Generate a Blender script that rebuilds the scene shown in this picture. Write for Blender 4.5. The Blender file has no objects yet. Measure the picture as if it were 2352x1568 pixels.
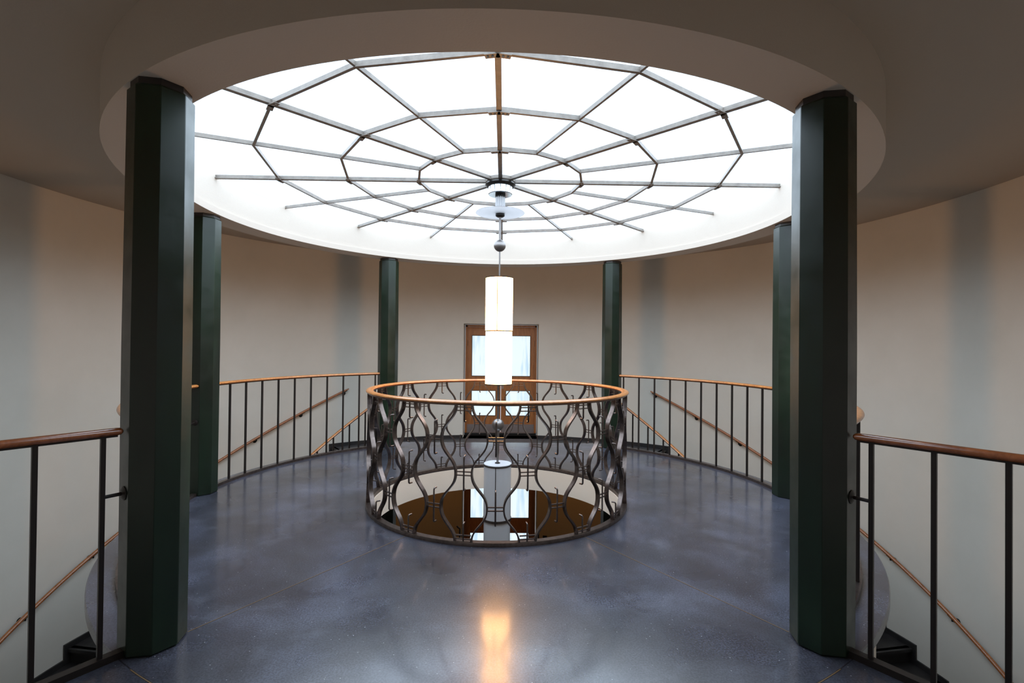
import bpy, bmesh, math, random
from mathutils import Vector, Matrix
random.seed(7)
S = bpy.context.scene
COL = S.collection
sin, cos, pi = math.sin, math.cos, math.pi
rad = math.radians

# ------------------------------------------------------------------ camera
CX, CD, CH = 0.0483, 4.9628, 1.5
F_PX = 1138.4
yaw, pitch, roll = rad(0.9684), rad(0.511), rad(-0.5847)
fw = Vector((sin(yaw) * cos(pitch), cos(yaw) * cos(pitch), sin(pitch)))
rt = Vector((cos(yaw), -sin(yaw), 0))
up = rt.cross(fw)
rt2 = rt * cos(roll) - up * sin(roll)
up2 = up * cos(roll) + rt * sin(roll)
cam_data = bpy.data.cameras.new('camera')
cam = bpy.data.objects.new('camera', cam_data)
COL.objects.link(cam)
cam_data.sensor_width = 36
cam_data.lens = F_PX / 2352 * 36
cam_data.clip_start = 0.02
M = Matrix((rt2, up2, -fw)).transposed().to_4x4()
M.translation = Vector((CX, -CD, CH))
cam.matrix_world = M
S.camera = cam

# ------------------------------------------------------------------ world, light, exposure
w = bpy.data.worlds.new('sky')
S.world = w
w.use_nodes = True
bg = w.node_tree.nodes['Background']
bg.inputs[0].default_value = (0.74, 0.87, 1.0, 1)
bg.inputs[1].default_value = 1.35
S.view_settings.view_transform = 'Standard'
S.view_settings.look = 'None'
S.view_settings.exposure = 0.0
S.view_settings.gamma = 1.0
S.view_settings.use_curve_mapping = False
try:
    S.cycles.max_bounces = 10
    S.cycles.diffuse_bounces = 6
    S.cycles.glossy_bounces = 5
    S.cycles.transparent_max_bounces = 12
    S.cycles.use_denoising = True
    S.cycles.sample_clamp_indirect = 8
except Exception:
    pass

# overcast daylight falling on the skylight from above the glass
sd = bpy.data.lights.new('daylight', 'AREA')
sd.shape = 'DISK'; sd.size = 6.6; sd.color = (0.74, 0.87, 1.0)
sd.energy = 4.25 * pi * pi * 3.3 ** 2
so = bpy.data.objects.new('daylight', sd)
so.location = (0, 0, 3.21); COL.objects.link(so)

LAMP_COL = (1.0, 0.49, 0.16)
LAMP_STR = 24.0

# ------------------------------------------------------------------ materials
def mat(name, base, rough=0.6, metal=0.0, coat=0.0, spec=0.5, emit=None, estr=0.0):
    m = bpy.data.materials.new(name)
    m.use_nodes = True
    b = m.node_tree.nodes['Principled BSDF']
    b.inputs['Base Color'].default_value = (*base, 1)
    b.inputs['Roughness'].default_value = rough
    b.inputs['Metallic'].default_value = metal
    b.inputs['Coat Weight'].default_value = coat
    b.inputs['Coat Roughness'].default_value = 0.15
    b.inputs['Specular IOR Level'].default_value = spec
    if emit:
        b.inputs['Emission Color'].default_value = (*emit, 1)
        b.inputs['Emission Strength'].default_value = estr
    return m

def nodes(m):
    return m.node_tree.nodes, m.node_tree.links, m.node_tree.nodes['Principled BSDF']

def noise(m, scale, detail=4, rough=0.5, stretch=None, kind='Object', dist=0.0):
    n, l, b = nodes(m)
    tc = n.new('ShaderNodeTexCoord')
    t = n.new('ShaderNodeTexNoise')
    t.inputs['Scale'].default_value = scale
    t.inputs['Detail'].default_value = detail
    t.inputs['Roughness'].default_value = rough
    t.inputs['Distortion'].default_value = dist
    if stretch:
        mp = n.new('ShaderNodeMapping')
        mp.inputs['Scale'].default_value = stretch
        l.new(tc.outputs[kind], mp.inputs[0]); l.new(mp.outputs[0], t.inputs['Vector'])
    else:
        l.new(tc.outputs[kind], t.inputs['Vector'])
    return t.outputs['Fac']

def ramp(m, fac, stops):
    n, l, b = nodes(m)
    r = n.new('ShaderNodeValToRGB')
    e = r.color_ramp.elements
    while len(e) < len(stops): e.new(0.5)
    for i, (p, c) in enumerate(stops):
        e[i].position = p; e[i].color = (*c, 1) if len(c) == 3 else c
    l.new(fac, r.inputs[0])
    return r.outputs[0]

def bump(m, h, strength=0.1, dist=0.01):
    n, l, b = nodes(m)
    bp = n.new('ShaderNodeBump')
    bp.inputs['Strength'].default_value = strength
    bp.inputs['Distance'].default_value = dist
    l.new(h, bp.inputs['Height']); l.new(bp.outputs[0], b.inputs['Normal'])

def tint(m, fac, c0, c1, p0=0.3, p1=0.7):
    n, l, b = nodes(m)
    l.new(ramp(m, fac, [(p0, c0), (p1, c1)]), b.inputs['Base Color'])

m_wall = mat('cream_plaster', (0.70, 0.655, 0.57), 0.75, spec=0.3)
tint(m_wall, noise(m_wall, 1.3, 5, 0.6), (0.67, 0.625, 0.545), (0.73, 0.68, 0.60))
bump(m_wall, noise(m_wall, 60, 4, 0.6), 0.12, 0.004)
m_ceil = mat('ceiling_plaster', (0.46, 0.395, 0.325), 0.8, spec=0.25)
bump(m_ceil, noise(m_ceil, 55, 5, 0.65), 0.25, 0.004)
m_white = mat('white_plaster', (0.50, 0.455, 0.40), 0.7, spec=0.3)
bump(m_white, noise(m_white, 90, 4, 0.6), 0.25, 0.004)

# polished dark terrazzo: cloudy base, fine aggregate, white specks, worn gloss
m_floor = mat('polished_terrazzo', (0.06, 0.063, 0.08), 0.2, spec=0.5, coat=0.45)
m_floor.node_tree.nodes['Principled BSDF'].inputs['Coat Roughness'].default_value = 0.12
n, l, b = nodes(m_floor)
cloud = noise(m_floor, 1.25, 6, 0.6, dist=0.3)
base = ramp(m_floor, cloud, [(0.30, (0.022, 0.021, 0.026)), (0.50, (0.041, 0.043, 0.058)), (0.70, (0.078, 0.086, 0.122))])
grain = ramp(m_floor, noise(m_floor, 105, 2, 0.6), [(0.40, (0.66, 0.66, 0.66)), (0.60, (1.34, 1.34, 1.34))])
mx = n.new('ShaderNodeMix'); mx.data_type = 'RGBA'; mx.blend_type = 'MULTIPLY'
mx.inputs['Factor'].default_value = 1.0
l.new(base, mx.inputs['A']); l.new(grain, mx.inputs['B'])
tc = n.new('ShaderNodeTexCoord')
vo = n.new('ShaderNodeTexVoronoi'); vo.inputs['Scale'].default_value = 30
l.new(tc.outputs['Object'], vo.inputs['Vector'])
sp = ramp(m_floor, vo.outputs['Distance'], [(0.05, (1, 1, 1)), (0.09, (0, 0, 0))])
pick = n.new('ShaderNodeSeparateColor'); l.new(vo.outputs['Color'], pick.inputs[0])
gt = n.new('ShaderNodeMath'); gt.operation = 'GREATER_THAN'; gt.inputs[1].default_value = 0.6
l.new(pick.outputs[0], gt.inputs[0])
mu = n.new('ShaderNodeMath'); mu.operation = 'MULTIPLY'
l.new(sp, mu.inputs[0]); l.new(gt.outputs[0], mu.inputs[1])
mx2 = n.new('ShaderNodeMix'); mx2.data_type = 'RGBA'
l.new(mu.outputs[0], mx2.inputs['Factor'])
l.new(mx.outputs['Result'], mx2.inputs['A']); mx2.inputs['B'].default_value = (0.34, 0.36, 0.38, 1)
# pale scuffed patches
sc = ramp(m_floor, noise(m_floor, 3.1, 6, 0.66, dist=0.2), [(0.56, (0, 0, 0)), (0.78, (0.38, 0.38, 0.38))])
mx3 = n.new('ShaderNodeMix'); mx3.data_type = 'RGBA'
l.new(sc, mx3.inputs['Factor']); l.new(mx2.outputs['Result'], mx3.inputs['A'])
mx3.inputs['B'].default_value = (0.15, 0.165, 0.21, 1)
l.new(mx3.outputs['Result'], b.inputs['Base Color'])
l.new(ramp(m_floor, noise(m_floor, 1.9, 3, 0.5), [(0.3, (0.22,)*3), (0.7, (0.38,)*3)]), b.inputs['Roughness'])
bump(m_floor, noise(m_floor, 6, 1, 0.4), 0.03, 0.004)

m_stone = mat('dark_stone', (0.022, 0.02, 0.02), 0.45)
tint(m_stone, noise(m_stone, 9, 6, 0.6), (0.014, 0.012, 0.012), (0.032, 0.029, 0.028))
m_landing = mat('dark_landing_stone', (0.05, 0.047, 0.048), 0.4)
tint(m_landing, noise(m_landing, 6, 6, 0.6), (0.035, 0.033, 0.035), (0.06, 0.057, 0.06))

m_col = mat('green_patinated_bronze', (0.03, 0.06, 0.042), 0.36, 0.0, spec=0.45)
n, l, b = nodes(m_col)
l.new(ramp(m_col, noise(m_col, 2.2, 5, 0.55, (1, 1, 0.35), dist=0.2),
           [(0.3, (0.0035, 0.007, 0.0035)), (0.55, (0.006, 0.0165, 0.008)), (0.78, (0.015, 0.038, 0.019))]), b.inputs['Base Color'])
l.new(ramp(m_col, noise(m_col, 7, 3, 0.5), [(0.3, (0.28,)*3), (0.7, (0.42,)*3)]), b.inputs['Roughness'])
bump(m_col, noise(m_col, 60, 3, 0.5), 0.06, 0.002)

m_iron = mat('wrought_iron', (0.09, 0.07, 0.06), 0.30, 0.85)
tint(m_iron, noise(m_iron, 30, 4, 0.6), (0.09, 0.07, 0.063), (0.16, 0.128, 0.115))
m_bar = mat('dark_painted_steel', (0.02, 0.015, 0.013), 0.42, 0.35)
m_steel = mat('brushed_steel', (0.27, 0.25, 0.24), 0.42, 1.0)
bump(m_steel, noise(m_steel, 120, 2, 0.5, (1, 1, 12)), 0.06, 0.002)
m_chrome = mat('polished_chrome', (0.75, 0.80, 0.86), 0.14, 1.0)
m_skymetal = mat('grey_glazing_metal', (0.17, 0.145, 0.125), 0.5, 0.2)
tint(m_skymetal, noise(m_skymetal, 14, 5, 0.7), (0.13, 0.112, 0.098), (0.21, 0.185, 0.16))
m_rubber = mat('black_metal', (0.012, 0.011, 0.010), 0.4, 0.3)

def wood(name, c0, c1, rough, scale=(6, 6, 6)):
    m = mat(name, c0, rough, coat=0.35)
    f = noise(m, 5, 8, 0.6, scale, dist=1.4)
    tint(m, f, c0, c1, 0.35, 0.65)
    bump(m, f, 0.05, 0.002)
    return m
m_rail = wood('varnished_beech_rail', (0.36, 0.125, 0.03), (0.56, 0.235, 0.07), 0.28, (3, 3, 3))
m_railmid = wood('varnished_wall_rail', (0.27, 0.085, 0.025), (0.40, 0.145, 0.048), 0.27, (3, 3, 3))
m_raildark = wood('varnished_mahogany_rail', (0.20, 0.055, 0.016), (0.33, 0.10, 0.03), 0.25, (3, 3, 3))
m_doorwood = wood('door_oak', (0.27, 0.088, 0.02), (0.40, 0.145, 0.036), 0.42, (5, 5, 0.7))
m_brass = mat('brass_strip', (0.20, 0.13, 0.07), 0.45, 0.5)
m_wall_shaded = mat('shaded_cream_plaster', (0.46, 0.35, 0.21), 0.8, spec=0.2)  # cream plaster with the dim warm shade below the landing painted in
m_kick = mat('brushed_kick_plate', (0.30, 0.27, 0.27), 0.42, 0.9)

m_shade_on = mat('lit_opal_glass', (0.9, 0.85, 0.8), 0.4, emit=LAMP_COL, estr=LAMP_STR)
m_added_globe = mat('added_globe_glow', (0.9, 0.85, 0.8), 0.4, emit=LAMP_COL, estr=19.0)  # glow of the added globes that light the lower wall
m_shade_off = mat('unlit_opal_glass', (0.50, 0.50, 0.52), 0.25, coat=0.2)
b = m_shade_off.node_tree.nodes['Principled BSDF']
b.inputs['Subsurface Weight'].default_value = 0.0

for m_ in (m_shade_on, m_added_globe):
    m_.cycles.emission_sampling = 'FRONT'

def glass(name, tr, diff, mixf):
    m = bpy.data.materials.new(name); m.use_nodes = True
    n = m.node_tree.nodes; l = m.node_tree.links
    n.clear()
    o = n.new('ShaderNodeOutputMaterial')
    t = n.new('ShaderNodeBsdfTransparent'); t.inputs[0].default_value = (*tr, 1)
    d = n.new('ShaderNodeBsdfTranslucent'); d.inputs[0].default_value = (*diff, 1)
    g = n.new('ShaderNodeBsdfGlossy'); g.inputs['Roughness'].default_value = 0.05
    a = n.new('ShaderNodeMixShader'); a.inputs[0].default_value = mixf
    l.new(t.outputs[0], a.inputs[1]); l.new(d.outputs[0], a.inputs[2])
    c = n.new('ShaderNodeMixShader')
    c.inputs[0].default_value = 0.03
    l.new(a.outputs[0], c.inputs[1]); l.new(g.outputs[0], c.inputs[2])
    l.new(c.outputs[0], o.inputs[0])
    return m
m_glass = glass('skylight_glass', (0.96, 0.98, 1.0), (0.9, 0.95, 1.0), 0.12)
m_pane = glass('bluish_door_glass', (0.60, 0.72, 0.80), (0.8, 0.9, 1.0), 0.12)
n = m_pane.node_tree.nodes; l = m_pane.node_tree.links
tr = [x for x in n if x.type == 'BSDF_TRANSPARENT'][0]
r_ = n.new('ShaderNodeValToRGB'); nz = n.new('ShaderNodeTexNoise'); tc_ = n.new('ShaderNodeTexCoord'); mp_ = n.new('ShaderNodeMapping')
mp_.inputs['Scale'].default_value = (7, 1, 0.9)
nz.inputs['Scale'].default_value = 1.2
l.new(tc_.outputs['Object'], mp_.inputs[0]); l.new(mp_.outputs[0], nz.inputs['Vector']); l.new(nz.outputs['Fac'], r_.inputs[0])
r_.color_ramp.elements[0].position = 0.30; r_.color_ramp.elements[0].color = (0.80, 0.86, 0.88, 1)
r_.color_ramp.elements[1].position = 0.48; r_.color_ramp.elements[1].color = (1.0, 0.98, 0.93, 1)
l.new(r_.outputs[0], tr.inputs[0])
m_frost = glass('frosted_disc_glass', (0.62, 0.60, 0.60), (0.55, 0.54, 0.54), 0.5)

# ------------------------------------------------------------------ mesh helpers
def P(r, az, z):
    a = rad(az)
    return Vector((r * sin(a), r * cos(a), z))

def obj(name, bm, m, parent=None, smooth=35, loc=None):
    bmesh.ops.remove_doubles(bm, verts=bm.verts, dist=1e-6)
    bmesh.ops.recalc_face_normals(bm, faces=bm.faces)
    me = bpy.data.meshes.new(name)
    if loc is not None:
        bmesh.ops.translate(bm, verts=bm.verts, vec=-Vector(loc))
    bm.to_mesh(me); bm.free()
    me.materials.append(m)
    if smooth:
        for p in me.polygons: p.use_smooth = True
        me.set_sharp_from_angle(angle=rad(smooth))
    o = bpy.data.objects.new(name, me)
    if loc is not None: o.location = loc
    COL.objects.link(o)
    if parent:
        o.parent = parent
        if loc is None and parent.type == 'EMPTY':
            o.matrix_parent_inverse = Matrix.Translation(-Vector(parent.location))
        elif loc is None:
            o.matrix_parent_inverse = parent.matrix_local.inverted() if False else o.matrix_parent_inverse
    return o

def child(name, bm, m, parent, smooth=35):
    """mesh in world coordinates, parented; every part keeps an identity transform relative to world"""
    return obj(name, bm, m, parent, smooth)

def thing(name, label, cat, loc=(0, 0, 0), group=None):
    o = bpy.data.objects.new(name, None); COL.objects.link(o)
    o.location = loc; o.empty_display_size = 0.2
    o['label'] = label; o['category'] = cat
    if group: o['group'] = group
    return o

def struct(o, label=None):
    o['kind'] = 'structure'
    if label: o['label'] = label
    return o

def loft(bm, secs, closed=False, cap=True):
    rows = [[bm.verts.new(v) for v in s] for s in secs]
    k = len(rows[0]); nrow = len(rows)
    rng = range(nrow) if closed else range(nrow - 1)
    for i in rng:
        a, c = rows[i], rows[(i + 1) % nrow]
        for j in range(k):
            bm.faces.new((a[j], a[(j + 1) % k], c[(j + 1) % k], c[j]))
    if cap and not closed:
        bm.faces.new(rows[0]); bm.faces.new(rows[-1][::-1])
    return bm

def arc(bm, r, a0, a1, prof, zf=lambda a: 0.0, rf=None, step=2.0):
    """sweep a (dr,dz) profile round the hall's axis from azimuth a0 to a1"""
    full = abs(a1 - a0) >= 359.9
    nn = max(2, int(round(abs(a1 - a0) / step)))
    secs = []
    for i in range(nn if full else nn + 1):
        a = a0 + (a1 - a0) * i / nn
        secs.append([P((r if rf is None else rf(a)) + dr, a, zf(a) + dz) for dr, dz in prof])
    return loft(bm, secs, closed=full)

def ellipse(w, h, k=14):
    return [(w * cos(2 * pi * i / k), h * sin(2 * pi * i / k)) for i in range(k)]
def rect(w, h, z0=None):
    z = -h / 2 if z0 is None else z0
    return [(-w / 2, z), (w / 2, z), (w / 2, z + h), (-w / 2, z + h)]

def tube(bm, pts, r, k=10, cap=True):
    pts = [Vector(p) for p in pts]
    secs = []
    prev = None
    for i, p in enumerate(pts):
        if i == 0: t = pts[1] - p
        elif i == len(pts) - 1: t = p - pts[i - 1]
        else: t = (pts[i + 1] - p).normalized() + (p - pts[i - 1]).normalized()
        t.normalize()
        u = prev - t * prev.dot(t) if prev is not None else t.cross(Vector((0, 0, 1)) if abs(t.z) < 0.9 else Vector((1, 0, 0)))
        u.normalize(); v = t.cross(u); prev = u
        rr = r[i] if isinstance(r, (list, tuple)) else r
        secs.append([p + (u * cos(2 * pi * j / k) + v * sin(2 * pi * j / k)) * rr for j in range(k)])
    return loft(bm, secs, cap=cap)

def beam(bm, p, q, w, h, upv=(0, 0, 1)):
    """box bar from p to q, w across, h along upv (centred)"""
    p, q = Vector(p), Vector(q); t = (q - p).normalized()
    u = t.cross(Vector(upv)).normalized(); v = u.cross(t).normalized()
    s = lambda c: [c + u * w / 2 + v * h / 2, c - u * w / 2 + v * h / 2, c - u * w / 2 - v * h / 2, c + u * w / 2 - v * h / 2]
    return loft(bm, [s(p), s(q)])

def box(bm, x0, x1, y0, y1, z0, z1):
    s = lambda z: [Vector((x0, y0, z)), Vector((x1, y0, z)), Vector((x1, y1, z)), Vector((x0, y1, z))]
    return loft(bm, [s(z0), s(z1)])

def lathe(bm, prof, k=40, c=(0, 0)):
    """closed (r,z) profile revolved round a vertical axis at c"""
    secs = []
    for i in range(k):
        a = 2 * pi * i / k
        secs.append([Vector((c[0] + r * sin(a), c[1] + r * cos(a), z)) for r, z in prof])
    rows = [[bm.verts.new(v) for v in s] for s in secs]
    m_ = len(prof)
    for i in range(k):
        a, b_ = rows[i], rows[(i + 1) % k]
        for j in range(m_ - 1):
            vs = []
            for v in (a[j], a[j + 1], b_[j + 1], b_[j]):
                if all((v.co - u.co).length > 1e-7 for u in vs): vs.append(v)
            if len(vs) >= 3: bm.faces.new(vs)
    return bm

def sphere(bm, c, r, k=28):
    bmesh.ops.create_uvsphere(bm, u_segments=k, v_segments=k // 2, radius=r, matrix=Matrix.Translation(Vector(c)))
    return bm
def B(): return bmesh.new()

# ------------------------------------------------------------------ key dimensions
RW = 4.90                 # round wall
RO, RI, HB, HC = 3.09, 2.80, 2.78, 3.137   # ring beam, ceiling
RD = 3.12                 # edge of the round floor
RH = 1.205                # opening in the floor
ZL = -0.325               # far landing
STO = 2.90                # storey height
ZF = ZL - STO             # floor of the storey below
AZC = [-145.2, -88.7, -34.3, 34.3, 88.7, 145.2]
RC = 2.966
NEAR_A = 145.4            # edge of the near landing

# ------------------------------------------------------------------ walls
def cyl_wall(name, r0, th, z_breaks, skip, m):
    """round wall of cells in azimuth x height; cells in skip are openings"""
    bm = B()
    da = 1.5
    az = sorted(set([round(-180 + da * i, 4) for i in range(int(360 / da))] + [s for q in skip for s in (q[0], q[1])]))
    # keep azimuths that are not too close to opening edges
    edges = [s for q in skip for s in (q[0], q[1])]
    az = [a for a in az if a in edges or all(abs(a - e) > 0.3 for e in edges)]
    N = len(az)
    def solid(i, j):
        if not (0 <= j < len(z_breaks) - 1): return False
        a = az[i % N]; b2 = az[(i + 1) % N]
        if b2 < a: b2 += 360
        am = (a + b2) / 2; zm = (z_breaks[j] + z_breaks[j + 1]) / 2
        for (s0, s1, z0, z1) in skip:
            for k in (-360, 0, 360):
                if s0 < am + k < s1 and z0 < zm < z1: return False
        return True
    cache = {}
    def V(i, j, o):
        key = (i % N, j, o)
        if key not in cache: cache[key] = bm.verts.new(P(r0 + (th if o else 0), az[i % N], z_breaks[j]))
        return cache[key]
    for i in range(N):
        for j in range(len(z_breaks) - 1):
            if not solid(i, j): continue
            bm.faces.new((V(i, j, 0), V(i + 1, j, 0), V(i + 1, j + 1, 0), V(i, j + 1, 0)))
            bm.faces.new((V(i, j, 1), V(i, j + 1, 1), V(i + 1, j + 1, 1), V(i + 1, j, 1)))
            if not solid(i - 1, j): bm.faces.new((V(i, j, 0), V(i, j + 1, 0), V(i, j + 1, 1), V(i, j, 1)))
            if not solid(i + 1, j): bm.faces.new((V(i + 1, j, 0), V(i + 1, j, 1), V(i + 1, j + 1, 1), V(i + 1, j + 1, 0)))
            if not solid(i, j - 1): bm.faces.new((V(i, j, 0), V(i, j, 1), V(i + 1, j, 1), V(i + 1, j, 0)))
            if not solid(i, j + 1): bm.faces.new((V(i, j + 1, 0), V(i + 1, j + 1, 0), V(i + 1, j + 1, 1), V(i, j + 1, 1)))
    return obj(name, bm, m, smooth=30)

DOOR_H0, DOOR_H1 = ZL, 1.935
HALF = math.degrees(math.asin(0.742 / RW))
skips = [(-HALF, HALF, DOOR_H0, DOOR_H1), (180 - HALF, 180 + HALF, 0.0, 2.25),
         (-HALF, HALF, DOOR_H0 - STO, DOOR_H1 - STO)]
struct(cyl_wall('wall_round', RW, 0.42, [-0.62, ZL, 0.0, DOOR_H1, 2.25, HC + 0.04], skips[:2], m_wall))
# the wall of the storey below: cream where the stairs run down along it, browner behind the opening, its shade put into the colour
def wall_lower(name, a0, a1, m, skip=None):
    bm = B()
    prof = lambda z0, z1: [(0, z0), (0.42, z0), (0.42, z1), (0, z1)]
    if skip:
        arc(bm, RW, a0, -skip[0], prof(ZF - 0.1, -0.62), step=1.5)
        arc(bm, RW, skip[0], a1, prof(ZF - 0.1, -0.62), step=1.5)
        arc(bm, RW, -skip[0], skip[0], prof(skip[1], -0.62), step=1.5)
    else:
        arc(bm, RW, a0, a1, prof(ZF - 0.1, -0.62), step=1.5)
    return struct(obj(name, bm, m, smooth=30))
wall_lower('wall_lower_back', -37.3, 37.3, m_wall_shaded, (HALF, DOOR_H1 - STO))
wall_lower('wall_lower_sides', 37.3, 322.7, m_wall)

# ------------------------------------------------------------------ floors
def disc_r(a):
    a = (a + 180) % 360 - 180
    c = cos(rad(a))
    if abs(a) < 40 and c > 0 and 2.75 / c < RD: return 2.75 / c
    return RD
bm = B()
secs = []
for i in range(360):
    a = i
    R_ = disc_r(a)
    secs.append([P(RH + 0.012, a, 0), P(R_ - 0.006, a, 0), P(R_, a, -0.006), P(R_, a, -0.055), P(RH + 0.012, a, -0.055)])
loft(bm, secs, closed=True)
arc(bm, 0, NEAR_A, 360 - NEAR_A, [(RD, -0.055), (RW + 0.005, -0.055), (RW + 0.005, 0), (RD, 0)], step=1.5)
box(bm, -0.75, 0.75, -7.2, -RW * cos(rad(HALF)) + 0.0, -0.06, 0)
struct(obj('floor', bm, m_floor, smooth=20))
# plastered slab and ring beam under the round floor
bm = B()
secs = []
for i in range(180):
    a = i * 2; R_ = min(disc_r(a) - 0.07, 3.05)
    secs.append([P(RH, a, -0.012), P(RH + 0.012, a, -0.012), P(RH + 0.012, a, -0.056), P(R_, a, -0.056), P(R_, a, -0.265), P(RH, a, -0.265)])
loft(bm, secs, closed=True)
arc(bm, 0, 0, 360, [(2.81, -0.62), (3.05, -0.62), (3.05, -0.26), (2.81, -0.26)], step=2)
arc(bm, 0, NEAR_A + 0.3, 360 - NEAR_A - 0.3, [(3.04, -0.25), (RW + 0.005, -0.25), (RW + 0.005, -0.056), (3.04, -0.056)], step=2)
struct(obj('ceiling_lower', bm, m_wall, smooth=30))
# far landing, two steps down
bm = B()
arc(bm, 0, -37.3, 37.3, [(3.06, ZL - 0.2), (RW + 0.005, ZL - 0.2), (RW + 0.005, ZL), (3.06, ZL)], step=2)
hx = 3.06 * sin(rad(27))
s = lambda z: [Vector((-1.55, 2.70, z)), Vector((1.55, 2.70, z)), Vector((1.45, 3.08, z)), Vector((-1.45, 3.08, z))]
loft(bm, [s(-0.5), s(-0.165)])
box(bm, -0.74, 0.74, 4.8, 5.6, ZL - 0.1, ZL)
struct(obj('floor_landing', bm, m_landing, smooth=20))
bm = B()
arc(bm, 0, 0, 360, [(0.001, ZF - 0.12), (RW + 0.4, ZF - 0.12), (RW + 0.4, ZF), (0.001, ZF)], step=4)
box(bm, -0.74, 0.74, 5.0, 5.6, ZF - 0.1, ZF)
struct(obj('floor_lower', bm, m_landing, smooth=20))
# brass strips set into the terrazzo
bm = B()
for a in AZC:
    if abs(a) < 120: continue
    a_ = math.copysign(146.2, a)
    p, q = P(RH + 0.05, a_, 0.0004), P(2.83, a_, 0.0004)
    beam(bm, p, q, 0.004, 0.003)
arc(bm, RD, 148.2, 211.8, rect(0.005, 0.003), step=1)
struct(obj('trim_floor_strips', bm, m_brass, smooth=0))
# skirting along the far landing wall
for sgn, nm in ((-1, 'left'), (1, 'right')):
    bm = B()
    arc(bm, RW, sgn * HALF, sgn * 37.3, [(-0.018, ZL), (0.0, ZL), (0.0, ZL + 0.062), (-0.018, ZL + 0.062)], step=1.5)
    struct(obj('baseboard_' + nm, bm, m_stone, smooth=30))

# ------------------------------------------------------------------ ceiling, ring beam
bm = B()
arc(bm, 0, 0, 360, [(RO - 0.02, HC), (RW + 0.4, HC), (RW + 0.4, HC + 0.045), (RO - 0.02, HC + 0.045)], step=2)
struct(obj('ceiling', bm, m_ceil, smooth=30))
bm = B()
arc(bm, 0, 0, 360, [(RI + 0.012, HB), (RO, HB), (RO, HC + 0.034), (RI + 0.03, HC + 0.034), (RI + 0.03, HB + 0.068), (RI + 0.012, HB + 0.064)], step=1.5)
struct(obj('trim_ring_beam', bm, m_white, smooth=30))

# ------------------------------------------------------------------ vestibule behind the camera
bm = B()
x0 = 0.75; y1 = -RW * cos(rad(HALF)) - 0.38
box(bm, -x0 - 0.15, -x0, -7.2, y1, -0.06, 2.4)
box(bm, x0, x0 + 0.15, -7.2, y1, -0.06, 2.4)
box(bm, -x0 - 0.15, x0 + 0.15, -7.35, -7.2, -0.06, 2.4)
box(bm, -x0 - 0.15, x0 + 0.15, -7.35, y1, 2.26, 2.4)
struct(obj('wall_vestibule', bm, m_wall, smooth=0))

# ------------------------------------------------------------------ doors
def make_door(name, dz, label):
    yd = 5.20
    root = bpy.data.objects.new(name, None); COL.objects.link(root)
    root.location = (0, yd, ZL + dz); root['kind'] = 'structure'; root['label'] = label
    W = 0.728; T = 1.92
    zb = ZL + 0.05
    def part(n, bm, m, par=root):
        bmesh.ops.translate(bm, verts=bm.verts, vec=(0, 0, dz))
        o = obj(n, bm, m, par)
        if par is not root: o.matrix_parent_inverse = Matrix.Identity(4)
        return o
    bm = B()
    box(bm, -W, -W + 0.035, yd - 0.03, yd + 0.08, ZL, T)
    box(bm, W - 0.035, W, yd - 0.03, yd + 0.08, ZL, T)
    box(bm, -W, W, yd - 0.03, yd + 0.08, T - 0.035, T)
    for s_ in (-1, 1):
        box(bm, s_ * (W - 0.035) - 0.006, s_ * (W - 0.035) + 0.006, yd - 0.04, yd - 0.025, ZL + .05, T - 0.035)
    part('door_frame', bm, m_doorwood)
    bm = B(); box(bm, -W, W, yd - 0.08, yd + 0.08, ZL, zb)
    part('threshold', bm, m_rubber)
    for s_ in (-1, 1):
        def X(a, b_): return (min(s_ * a, s_ * b_), max(s_ * a, s_ * b_))
        bm = B()
        ix, ox = 0.003, W - 0.037
        bi, bo = 0.098, W - 0.123
        y0_, y1_ = yd, yd + 0.05
        for (a, b_, z0, z1) in [(ix, bi, zb, T - .037), (bo, ox, zb, T - .037), (bi, bo, zb, 0.062), (bi, bo, 0.585, 0.872), (bi, bo, 1.712, T - .037)]:
            xa, xb = X(a, b_); box(bm, xa, xb, y0_, y1_, z0, z1)
        for (z0, z1) in ((0.062, 0.585), (0.872, 1.712)):      # dark glazing beads
            pass
        leaf = part('door_leaf', bm, m_doorwood)
        for (z0, z1) in ((0.062, 0.585), (0.872, 1.712)):
            bm = B(); xa, xb = X(bi, bo)
            box(bm, xa, xb, yd + 0.022, yd + 0.03, z0, z1)
            g = part('pane', bm, m_pane, leaf)
            bm = B()
            t_ = 0.012
            for q in ((xa, xb, z0, z0 + t_), (xa, xb, z1 - t_, z1), (xa, xa + t_, z0, z1), (xb - t_, xb, z0, z1)):
                box(bm, q[0], q[1], yd + 0.012, yd + 0.022, q[2], q[3])
            part('glazing_bead', bm, m_bar, leaf)
        bm = B(); xa, xb = X(0.012, W - 0.045)
        box(bm, xa, xb, yd - 0.004, yd, zb + 0.004, -0.105)
        part('kick_plate', bm, m_kick, leaf)
        bm = B(); xa = s_ * (W - 0.035)
        for zz in (1.55, 0.15, ):
            tube(bm, [(xa, yd - 0.012, zz - 0.06), (xa, yd - 0.012, zz + 0.06)], 0.011)
        part('hinge', bm, m_bar, leaf)
    bm = B()
    box(bm, 0.02, 0.055, yd - 0.008, yd, 0.50 + 0.12, 0.50 + 0.32)
    tube(bm, [(0.038, yd - 0.005, 0.75), (0.038, yd - 0.05, 0.75), (0.14, yd - 0.05, 0.75)], 0.009)
    part('door_handle', bm, m_steel)
    return root
make_door('door_1', 0, 'oak double glazed door on the far landing of the upper floor')
make_door('door_2', -STO, 'oak double glazed door one floor below, seen through the floor opening')
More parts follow.
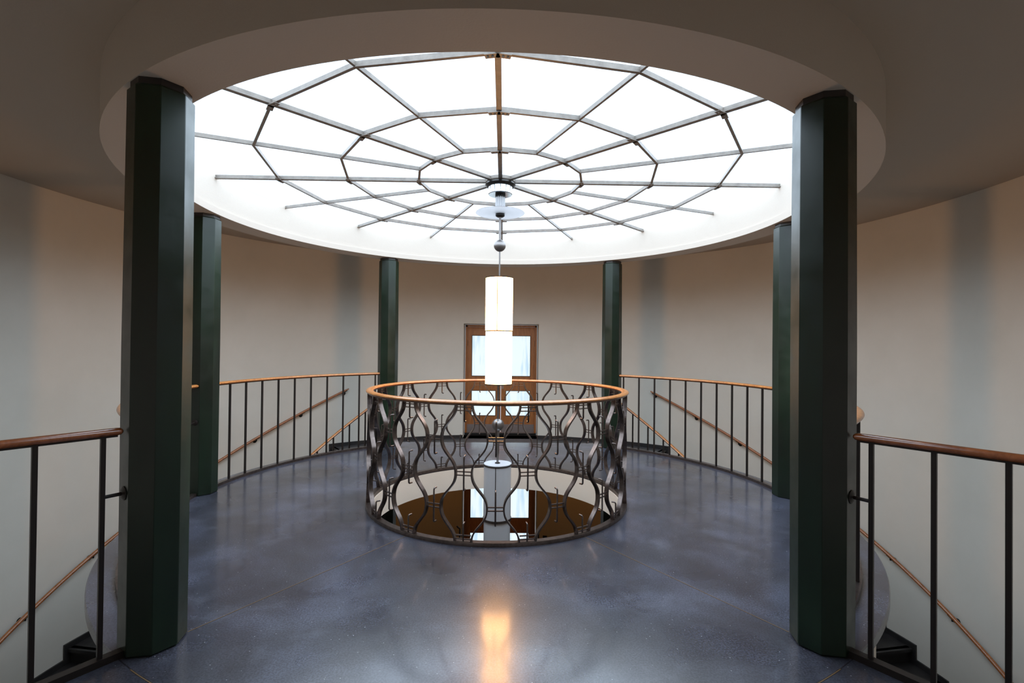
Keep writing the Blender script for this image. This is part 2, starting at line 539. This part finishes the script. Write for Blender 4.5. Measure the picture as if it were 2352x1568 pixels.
# space outside the doors: pale reveal sides
bm = B()
for dz in (0, -STO):
    for s_ in (-1, 1):
        box(bm, min(s_ * 0.745, s_ * 0.86), max(s_ * 0.745, s_ * 0.86), 5.1, 5.6, ZL + dz, 2.0 + dz)
    box(bm, -0.86, 0.86, 5.1, 5.6, 1.93 + dz, 2.05 + dz)
struct(obj('wall_door_reveals', bm, m_white, smooth=0))

# ------------------------------------------------------------------ columns
def make_column(az, z0, z1, label):
    c = P(RC, az, z0)
    root = thing('column', label, 'column', c, 'octagonal green columns of the round hall')
    def octo(r, z): return [c + P(r, az + 22.5 + 45 * k, z - z0) for k in range(8)]
    bm = B()
    loft(bm, [octo(0.136, z0), octo(0.144, z0 + 0.01), octo(0.146, z0 + 1.5), octo(0.142, z1 - 0.045), octo(0.132, z1 - 0.034)])
    bmesh.ops.bevel(bm, geom=[e for e in bm.edges if abs(e.verts[0].co.z - e.verts[1].co.z) > 0.3], offset=0.003, segments=1, affect='EDGES')
    obj('shaft', bm, m_col, root, smooth=15)
    bm = B()
    loft(bm, [octo(0.128, z1 - 0.035), octo(0.128, z1)])
    obj('neck', bm, m_stone, root, smooth=15)
    return root
lab = {-145.2: 'large dark green column in the left foreground', 145.2: 'large dark green column in the right foreground',
       -88.7: 'green column partly hidden behind the left foreground column', 88.7: 'green column partly hidden behind the right foreground column',
       -34.3: 'slim far green column left of the glazed door', 34.3: 'slim far green column right of the glazed door'}
for a in AZC: make_column(a, 0.0, HB, lab[a])
make_column(-34.3, ZF, -0.62, 'lower-floor column at the left, seen down through the floor opening')
make_column(34.3, ZF, -0.62, 'lower-floor column at the right, seen down through the floor opening')

# ------------------------------------------------------------------ curved platform railings
ZR = 1.075
def rose(bm, p, d, r=0.03):
    """round wall rose at p facing direction d"""
    d = Vector(d).normalized()
    tube(bm, [Vector(p), Vector(p) + d * 0.006, Vector(p) + d * 0.014], [r, r, r * 0.55], 16)

def baluster(par, foot, ztop, radial):
    bm = B(); f = Vector(foot)
    beam(bm, f, Vector((f.x, f.y, ztop)), 0.020, 0.018, radial)
    bmesh.ops.bevel(bm, geom=list(bm.edges), offset=0.0015, segments=1, affect='EDGES')
    return obj('baluster', bm, m_bar, par, smooth=0)

def platform_rail(a0, a1, azs, label):
    R_ = 2.955
    am = (a0 + a1) / 2
    root = thing('platform_railing', label, 'railing', P(R_, am, 0), 'curved railings round the platform edge')
    bm = B(); arc(bm, R_, a0, a1, ellipse(0.031, 0.0165), zf=lambda a: ZR, step=1.2)
    obj('handrail', bm, m_rail, root)
    bm = B(); arc(bm, R_, a0, a1, rect(0.03, 0.008, -0.0215), zf=lambda a: ZR, step=1.2)
    obj('rail_strip', bm, m_bar, root, smooth=20)
    bm = B(); arc(bm, R_, a0, a1, rect(0.045, 0.03, 0.0), step=1.2)
    obj('bottom_bar', bm, m_iron, root, smooth=20)
    for a in azs: baluster(root, P(R_, a, 0.03), ZR - 0.015, P(1, a + 90, 0))
    for e, s_ in (((azs[0], -1), (azs[-1], 1)) if abs(azs[0]) > 90 else ()):
        s2 = s_ * (1 if a1 > a0 else -1)
        bm = B()
        # bracket from the end baluster to the column beside it
        ca = min(AZC, key=lambda c_: abs(c_ - e))
        cc = P(RC, ca, 0.72); st = P(R_, e, 0.72); d = (st - cc); d.z = 0; L = d.length; d.normalize()
        tube(bm, [st, cc + d * 0.138], 0.007, 8)
        rose(bm, cc + d * 0.134, d)
        obj('column_bracket', bm, m_bar, root)
    return root
az_far = [38.1 + 4.735 * k for k in range(10)]
az_near = [95.5 + 4.735 * k for k in range(10)]
platform_rail(-37.0, -86.2, [-a for a in az_far], 'curved railing with upright bars, left far side of the round platform')
platform_rail(37.0, 86.2, az_far, 'curved railing with upright bars, right far side of the round platform')
platform_rail(-91.3, -142.3, [-a for a in az_near], 'curved railing mostly hidden behind the left foreground column')
platform_rail(91.3, 142.3, az_near, 'curved railing mostly hidden behind the right foreground column')

# ------------------------------------------------------------------ straight guards of the near landing
def landing_guard(s_, label):
    a = s_ * 145.35
    r0, r1 = 3.112, RW - 0.01
    root = thing('landing_guard', label, 'railing', P(3.9, a, 0), 'straight guards of the near landing')
    p, q = P(r0, a, ZR), P(r1, a, ZR)
    u = (q - p).normalized(); side = u.cross(Vector((0, 0, 1)))
    bm = B()
    secs = []
    for t, sc_ in ((0.0, 0.55), (0.008, 0.9), (0.02, 1.0), ((q - p).length, 1.0)):
        c = p + u * t
        secs.append([c + side * x * sc_ + Vector((0, 0, z * sc_)) for x, z in ellipse(0.029, 0.018, 18)])
    loft(bm, secs)
    obj('handrail', bm, m_raildark, root)
    bm = B(); beam(bm, p + u * 0.02 - Vector((0, 0, 0.02)), q - Vector((0, 0, 0.02)), 0.026, 0.008)
    obj('rail_strip', bm, m_bar, root, smooth=0)
    bm = B(); beam(bm, P(r0 - 0.02, a, 0.016), P(r1, a, 0.016), 0.045, 0.032)
    obj('bottom_bar', bm, m_bar, root, smooth=0)
    for k in range(7):
        f = P(3.185 + 0.235 * k, a, 0.03)
        baluster(root, f, ZR - 0.018, P(1, a + 90, 0))
    bm = B()
    st = P(3.185, a, 0.775); cc = P(RC, s_ * 145.2, 0.775); d = (st - cc).normalized()
    tube(bm, [st, cc + d * 0.132], 0.0085, 10)
    rose(bm, cc + d * 0.132, d, 0.034)
    obj('column_bracket', bm, m_bar, root)
landing_guard(-1, 'straight guard rail from the left foreground column to the wall')
landing_guard(1, 'straight guard rail from the right foreground column to the wall')

# ------------------------------------------------------------------ stairs
RISE, GO, A0 = 0.164, 4.37, 37.3
NST = 17
SRI = 3.22
def stairs(s_, label, glabel, wlabel):
    root = thing('staircase', label, 'staircase', P(4.1, s_ * 75, -1.6), 'curved stairs along the round wall')
    for k in range(NST):
        a = A0 + GO * k; zt = ZL - RISE * (k + 1)
        bm = B()
        arc(bm, 0, s_ * (a - 0.5), s_ * (a + GO), [(SRI, zt - 0.03), (RW - 0.02, zt - 0.03), (RW - 0.02, zt), (SRI, zt)], step=1.5)
        arc(bm, 0, s_ * (a - 0.5), s_ * a, [(SRI, zt - 0.03), (RW - 0.02, zt - 0.03), (RW - 0.02, zt + RISE), (SRI, zt + RISE)], step=1.5)
        # projecting nosing of the step above
        arc(bm, 0, s_ * a, s_ * (a + 0.35), [(SRI, zt + RISE - 0.035), (RW - 0.02, zt + RISE - 0.035), (RW - 0.02, zt + RISE), (SRI, zt + RISE)], step=1.5)
        obj('tread', bm, m_stone, root, smooth=0)
    a1 = A0 + GO * NST
    zs = lambda a: ZL - RISE * ((abs(a) - A0) / GO)
    bm = B()
    arc(bm, 0, s_ * A0, s_ * a1, [(SRI, -0.42), (RW - 0.005, -0.42), (RW - 0.005, -0.2), (SRI, -0.2)], zf=lambda a: zs(a), step=GO)
    obj('soffit', bm, m_wall, root, smooth=30)
    bm = B()
    arc(bm, 0, s_ * A0, s_ * a1, [(SRI - 0.03, -0.42), (SRI, -0.42), (SRI, 0.04), (SRI - 0.03, 0.04)], zf=lambda a: zs(a), step=GO)
    obj('inner_string', bm, m_wall, root, smooth=30)
    bm = B()                                            # stepped skirting on the wall
    for k in range(NST):
        a = A0 + GO * k; zt = ZL - RISE * (k + 1)
        arc(bm, 0, s_ * a, s_ * (a + GO), [(RW - 0.021, zt - 0.02), (RW - 0.001, zt - 0.02), (RW - 0.001, zt + 0.062), (RW - 0.021, zt + 0.062)], step=1.5)
        arc(bm, 0, s_ * (a - 0.1), s_ * (a + 0.75), [(RW - 0.0215, zt), (RW - 0.001, zt), (RW - 0.001, zt + RISE + 0.062), (RW - 0.0215, zt + RISE + 0.062)], step=1.5)
    obj('skirting', bm, m_stone, root, smooth=0)
    # inner stair railing
    r2 = 3.28
    zr = lambda a: 0.507 - 0.03753 * (abs(a) - 38.0)
    g = thing('stair_railing', glabel, 'railing', P(r2, s_ * 60, -1), 'inner railings of the curved stairs')
    aend = A0 + GO * NST - 2
    bm = B(); arc(bm, r2, s_ * 34.8, s_ * aend, ellipse(0.027, 0.017), zf=zr, step=1.5)
    obj('handrail', bm, m_rail, g)
    bm = B(); arc(bm, r2, s_ * 34.8, s_ * aend, rect(0.026, 0.008, -0.022), zf=zr, step=1.5)
    obj('rail_strip', bm, m_bar, g, smooth=20)
    for k in range(NST):
        a = 38.25 + 4.3 * k
        if a > aend: break
        kk = int((a - A0) // GO)
        baluster(g, P(r2, s_ * a, ZL - RISE * (kk + 1)), zr(a) - 0.015, P(1, s_ * a + 90, 0))
    bm = B()
    beam(bm, P(r2, s_ * 35.2, ZL), P(r2, s_ * 35.2, zr(35.2) - 0.015), 0.034, 0.03, P(1, s_ * 35.2 + 90, 0))
    obj('newel_post', bm, m_bar, g, smooth=0)
    # handrail fixed to the round wall
    rw = RW - 0.07
    h = thing('wall_handrail', wlabel, 'handrail', P(rw, s_ * 60, -0.3), 'handrails fixed to the round wall')
    zw = lambda a: 0.70 - 0.0381 * (abs(a) - 34.3)
    ae = A0 + GO * NST
    bm = B()
    nn = 56; secs = []
    for i in range(nn + 1):
        a = 34.3 + (ae - 34.3) * i / nn
        sc_ = 0.6 if i in (0, nn) else 1
        secs.append([P(rw + x * sc_, s_ * a, zw(a) + z * sc_) for x, z in ellipse(0.021, 0.021, 14)])
    loft(bm, secs)
    obj('handrail', bm, m_railmid, h)
    a = 35.1
    while a < ae - 1:
        bm = B()
        c = P(rw, s_ * a, zw(a)); wl = P(RW, s_ * a, zw(a) - 0.055); mid = P(rw + 0.005, s_ * a, zw(a) - 0.05)
        tube(bm, [c - Vector((0, 0, 0.012)), mid, wl], 0.0075, 8)
        rose(bm, wl, -P(1, s_ * a, 0), 0.031)
        beam(bm, P(rw, s_ * (a - 0.5), zw(a - 0.5) - 0.021), P(rw, s_ * (a + 0.5), zw(a + 0.5) - 0.021), 0.02, 0.008)
        obj('bracket', bm, m_rubber, h)
        a += 8.69
stairs(-1, 'dark curved staircase descending along the wall on the left', 'sloping inner stair rail behind the left platform railing', 'round wooden handrail sloping down the wall on the left')
stairs(1, 'dark curved staircase descending along the wall on the right', 'sloping inner stair rail behind the right platform railing', 'round wooden handrail sloping down the wall on the right')

# ------------------------------------------------------------------ central balustrade
RR = 1.238
root = thing('central_balustrade', 'round wrought iron balustrade with wavy bars around the floor opening', 'balustrade', (0, 0, 0))
bm = B(); arc(bm, RR, 0, 360, ellipse(0.034, 0.0155, 18), zf=lambda a: 1.070, step=1.5)
obj('handrail', bm, m_rail, root)
bm = B(); arc(bm, RR, 0, 360, rect(0.034, 0.009, 0), zf=lambda a: 1.049, step=1.5)
obj('rail_strip', bm, m_iron, root, smooth=20)
bm = B(); arc(bm, RR - 0.003, 0, 360, [(-0.028, 0), (0.028, 0), (0.028, 0.026), (0.026, 0.03), (-0.026, 0.03), (-0.028, 0.026)], step=1.5)
obj('base_ring', bm, m_iron, root, smooth=30)
AMP, WL, Z0B = 0.062, 0.52, 0.015
def wavy(k):
    c = (k + 0.5) * 11.25; sg = 1 if k % 2 == 0 else -1
    bm = B(); secs = []; N = 56
    for i in range(N + 1):
        z = 0.02 + (1.055 - 0.02) * i / N
        ph = 2 * pi * (z - Z0B) / WL
        s0 = sg * AMP * (cos(ph) * 1.0 - 0.05 * cos(3 * ph))
        ds = sg * AMP * (-sin(ph) + 0.15 * sin(3 * ph)) * 2 * pi / WL
        t = Vector((ds, 1)).normalized(); nx, nz = t.y, -t.x
        row = []
        for (dr, dn) in ((-0.0185, -0.006), (0.0185, -0.006), (0.0185, 0.006), (-0.0185, 0.006)):
            ss = s0 + nx * dn; zz = z + nz * dn
            row.append(P(RR + dr, c + math.degrees(ss / RR), zz))
        secs.append(row)
    loft(bm, secs)
    return obj('wavy_bar', bm, m_iron, root, smooth=40)
for k in range(32): wavy(k)
def hook(k, zc, kind):
    az = (k + 1) * 11.25
    bm = B()
    H_ = 0.128; HL = 0.036; rr = 0.0065
    bend = lambda z, s_: [(0, z - s_ * 0.012), (0.003, z - s_ * 0.004), (0.010, z), (HL, z)]
    if kind == 'mid': pts = [(HL, zc - H_), (0.010, zc - H_), (0.003, zc - H_ + 0.004), (0, zc - H_ + 0.012)] + bend(zc + H_, 1)
    elif kind == 'bottom': pts = [(0, 0.028)] + bend(0.158, 1)
    else: pts = [(HL, 0.925), (0.010, 0.925), (0.003, 0.929), (0, 0.937), (0, 1.052)]
    tube(bm, [P(RR - x, az, z) for x, z in pts], rr, 8)
    o = obj('hook_rod', bm, m_iron, root, smooth=50)
    bm = B()
    for dz in (-0.0135, 0.0135):
        zz = {'mid': zc, 'bottom': 0.058, 'top': 1.022}[kind] + dz
        off = math.degrees((0.243 / 2 - AMP) / RR) if True else 0
        arc(bm, RR, az - off, az + off, rect(0.011, 0.0075), zf=lambda a: zz, step=2)
    t = obj('cross_tie', bm, m_iron, o, smooth=20)
    t.matrix_parent_inverse = Matrix.Identity(4)
for k in range(32):
    if k % 2 == 1:
        for z in (0.275, 0.795): hook(k, z, 'mid')
    else:
        hook(k, 0.535, 'mid'); hook(k, 0, 'bottom'); hook(k, 0, 'top')

# ------------------------------------------------------------------ pendant lamp
lamp = thing('pendant_lamp', 'tall pendant lamp hanging from the skylight hub down through the floor opening', 'lamp', (0, 0, HC))
LX = 0.0
def L(name, prof, m, par=lamp, k=44, smooth=35):
    bm = B(); lathe(bm, prof, k)
    o = obj(name, bm, m, par, smooth)
    if par is not lamp: o.matrix_parent_inverse = Matrix.Identity(4)
    return o
L('canopy', [(0, 3.125), (0.145, 3.125), (0.152, 3.11), (0.135, 3.09), (0, 3.09)], m_rubber)
bm = B(); lathe(bm, [(0, 3.09), (0.122, 3.09), (0.122, 3.018), (0.116, 3.012), (0.052, 3.012), (0.052, 3.03), (0, 3.03)], 44)
obj('chrome_drum', bm, m_chrome, lamp)
L('collar', [(0, 3.03), (0.05, 3.03), (0.05, 2.985), (0, 2.985)], m_rubber)
bm = B()
secs = []
for z in (2.99, 2.83):
    secs.append([Vector(((0.046 + (0.004 if j % 4 < 2 else -0.003)) * cos(2 * pi * j / 64), (0.046 + (0.004 if j % 4 < 2 else -0.003)) * sin(2 * pi * j / 64), z)) for j in range(64)])
loft(bm, secs); obj('fluted_sleeve', bm, m_shade_off, lamp, smooth=20)
L('glass_disc', [(0.045, 2.838), (0.24, 2.834), (0.245, 2.830), (0.24, 2.826), (0.045, 2.822), (0.045, 2.838)], m_frost, smooth=50)
L('lower_collar', [(0, 2.824), (0.046, 2.824), (0.046, 2.80), (0.03, 2.79), (0, 2.79)], m_rubber)
bm = B()
tube(bm, [(0, 0, 2.80), (0, 0, 2.50)], 0.0115, 14); tube(bm, [(0, 0, 2.52), (0, 0, 2.17)], 0.008, 14)
tube(bm, [(0, 0, 1.12), (0, 0, 0.31)], 0.0115, 14)
obj('rod', bm, m_steel, lamp)
for z in (2.503, 0.71):
    bm = B(); sphere(bm, (0, 0, z), 0.060 if z > 1 else 0.0615, 36)
    obj('ball', bm, m_steel, lamp, smooth=60)
def lantern(zt, on, name):
    ms = m_shade_on if on else m_shade_off
    r1_, r2_ = 0.136, 0.132
    h = 0.535
    o = L(name, [(0, zt - 0.008), (r1_, zt - 0.008), (r1_, zt - h + 0.006), (0, zt - h + 0.006)], ms)
    lo = L('lower_shade', [(0, zt - h - 0.004), (r2_, zt - h - 0.004), (r2_, zt - 2 * h + 0.01), (0, zt - 2 * h + 0.01)], ms, o)
    if on:
        L('top_cap', [(0, zt), (r1_ + 0.004, zt), (r1_ + 0.004, zt - 0.009), (0, zt - 0.009)], m_bar, o)
    else:
        L('top_disc', [(0, zt + 0.006), (r1_ + 0.001, zt + 0.006), (r1_ + 0.001, zt - 0.001), (0, zt - 0.001)], m_shade_off, o)
        L('top_rim', [(0, zt - 0.001), (r1_ + 0.004, zt - 0.001), (r1_ + 0.004, zt - 0.013), (0, zt - 0.013)], m_bar, o)
        bm = B(); arc(bm, 0, 0, 360, [(0.018, zt + .006), (0.026, zt + .006), (0.026, zt + 0.012), (0.018, zt + 0.012)], step=15)
        c = obj('rod_collar', bm, m_bar, o); c.matrix_parent_inverse = Matrix.Identity(4)
    mm = m_brass if on else m_iron
    L('seam_band', [(0, zt - h + 0.006), (r1_ - 0.001 if on else r1_ + 0.006, zt - h + 0.006), (r1_ - 0.001 if on else r1_ + 0.006, zt - h - (0.005 if on else 0.018)), (0, zt - h - (0.005 if on else 0.018))], mm, o)
    bm = B(); beam(bm, P(r1_ + 0.0005, 187 , zt - 0.01), P(r1_ + 0.0005, 187, zt - h + 0.005), 0.007, 0.004, P(1, 187, 0))
    c = obj('seam', bm, m_brass if on else m_bar, o, smooth=0); c.matrix_parent_inverse = Matrix.Identity(4)
    L('bottom_cap', [(0, zt - 2 * h + 0.01), (r2_ + 0.007, zt - 2 * h + 0.01), (r2_ + 0.007, zt - 2 * h), (0, zt - 2 * h - 0.004)], m_bar, o)
    return o
lu = lantern(2.182, True, 'lantern'); lu['label'] = 'lit white upper lantern'
ll = lantern(0.322, False, 'lantern'); ll['label'] = 'unlit grey-white lower lantern'

# ------------------------------------------------------------------ skylight
sky = thing('skylight', 'round skylight with a spiderweb of dark glazing bars and white glass', 'skylight', (0, 0, HC))
RIB = [0.817, 1.516, 2.205]
zc = HC
for k in range(8):
    a = 45 * k
    bm = B()
    beam(bm, P(0.05, a, zc), P(RI + 0.05, a, zc), 0.038, 0.010)
    beam(bm, P(0.05, a, zc + 0.018), P(RI + 0.05, a, zc + 0.018), 0.014, 0.03)
    obj('main_rib', bm, m_skymetal, sky, smooth=0)
    a = 45 * k + 22.5
    bm = B()
    beam(bm, P(RIB[0] * cos(rad(0)), a, zc + 0.004), P(RI + 0.05, a, zc + 0.004), 0.018, 0.009)
    beam(bm, P(RIB[0], a, zc + 0.018), P(RI + 0.05, a, zc + 0.018), 0.010, 0.03)
    obj('glazing_bar', bm, m_skymetal, sky, smooth=0)
for r in RIB:
    bm = B()
    for k in range(16):
        p, q = P(r, 22.5 * k, zc - 0.001), P(r, 22.5 * (k + 1), zc - 0.001)
        beam(bm, p, q, 0.022, 0.009)
        beam(bm, p + Vector((0, 0, 0.018)), q + Vector((0, 0, 0.018)), 0.009, 0.03)
    obj('ring_bar', bm, m_skymetal, sky, smooth=0)
    for k in range(8):
        bm = B()
        a = 45 * k
        c = P(r, a, zc - 0.010)
        for s_ in (-1, 1):
            q = P(r, a + s_ * 22.5, zc - 0.010); d = (q - c).normalized()
            beam(bm, c - d * 0.01, c + d * 0.075, 0.042, 0.010)
            for t_ in (0.03, 0.058):
                sphere(bm, c + d * t_ - Vector((0, 0, 0.006)), 0.0075, 8)
        obj('clamp_plate', bm, m_skymetal, sky, smooth=30)
bm = B()
for k in range(16):
    a0, a1 = 22.5 * k, 22.5 * (k + 1)
    rs = [0.0] + RIB
    # one pane per bay, from ring to ring, laid on the bars
    prev = None
    for j, r in enumerate(RIB + [RI + 0.04]):
        if j == 0:
            vs = [P(0.02, a0, zc + 0.036), P(r, a0, zc + 0.036), P(r, a1, zc + 0.036), P(0.02, a1, zc + 0.036)]
        else:
            r_in = RIB[j - 1]
            vs = [P(r_in, a0, zc + 0.036), P(r, a0, zc + 0.036), P(r, a1, zc + 0.036), P(r_in, a1, zc + 0.036)]
        bm.faces.new([bm.verts.new(v) for v in vs])
obj('glass_pane', bm, m_glass, sky, smooth=0)
bm = B(); lathe(bm, [(0, zc - 0.01), (0.14, zc - 0.01), (0.15, zc), (0.15, zc + 0.03), (0, zc + 0.03)], 32)
obj('hub', bm, m_skymetal, sky)

# ------------------------------------------------------------------ small things on the floor below
sw = thing('wall_socket', 'small dark socket box on the back wall one floor below', 'socket', P(RW, 6.9 + 5.4, -2.33))
c = P(RW - 0.012, 10.6, -2.255)
bm = B(); beam(bm, c - Vector((0, 0, 0.03)), c + Vector((0, 0, 0.03)), 0.08, 0.03, P(1, 10.6, 0)); obj('box', bm, m_rubber, sw, smooth=0)
sw.location = c
for o in sw.children: o.matrix_parent_inverse = Matrix.Translation(-Vector(sw.location))
for s_, nm in ((-1, 'left'), (1, 'right')):
    q = Vector((s_ * 0.76, 4.66, ZF))
    t = thing('hooked_post', 'black post with a hooked top at the %s of the lower door' % nm, 'post', q)
    bm = B(); z = -2.02
    tube(bm, [q, (q.x, q.y, z - 0.05), (q.x - s_ * 0.0, q.y, z - 0.02), (q.x + s_ * 0.03, q.y, z), (q.x + s_ * 0.06, q.y, z + 0.03)], 0.014, 10)
    obj('shaft', bm, m_rubber, t)

# unseen warm globes under the far landing, added to light the lower back wall
for q in ((-1.2, 3.55), (1.2, 3.55)):
    c = Vector((q[0], q[1], ZL - 0.2))
    t = thing('added_light_globe', 'added unseen light globe under the %s half of the far landing' % ('left' if q[0] < 0 else 'right'), 'lamp', c, 'added globes lighting the storey below')
    bm = B(); sphere(bm, c - Vector((0, 0, 0.12)), 0.10, 20); obj('globe', bm, m_added_globe, t, smooth=60)
    bm = B(); lathe(bm, [(0, ZL - 0.2), (0.05, ZL - 0.2), (0.05, ZL - 0.235), (0, ZL - 0.235)], 20, q); obj('base', bm, m_bar, t)
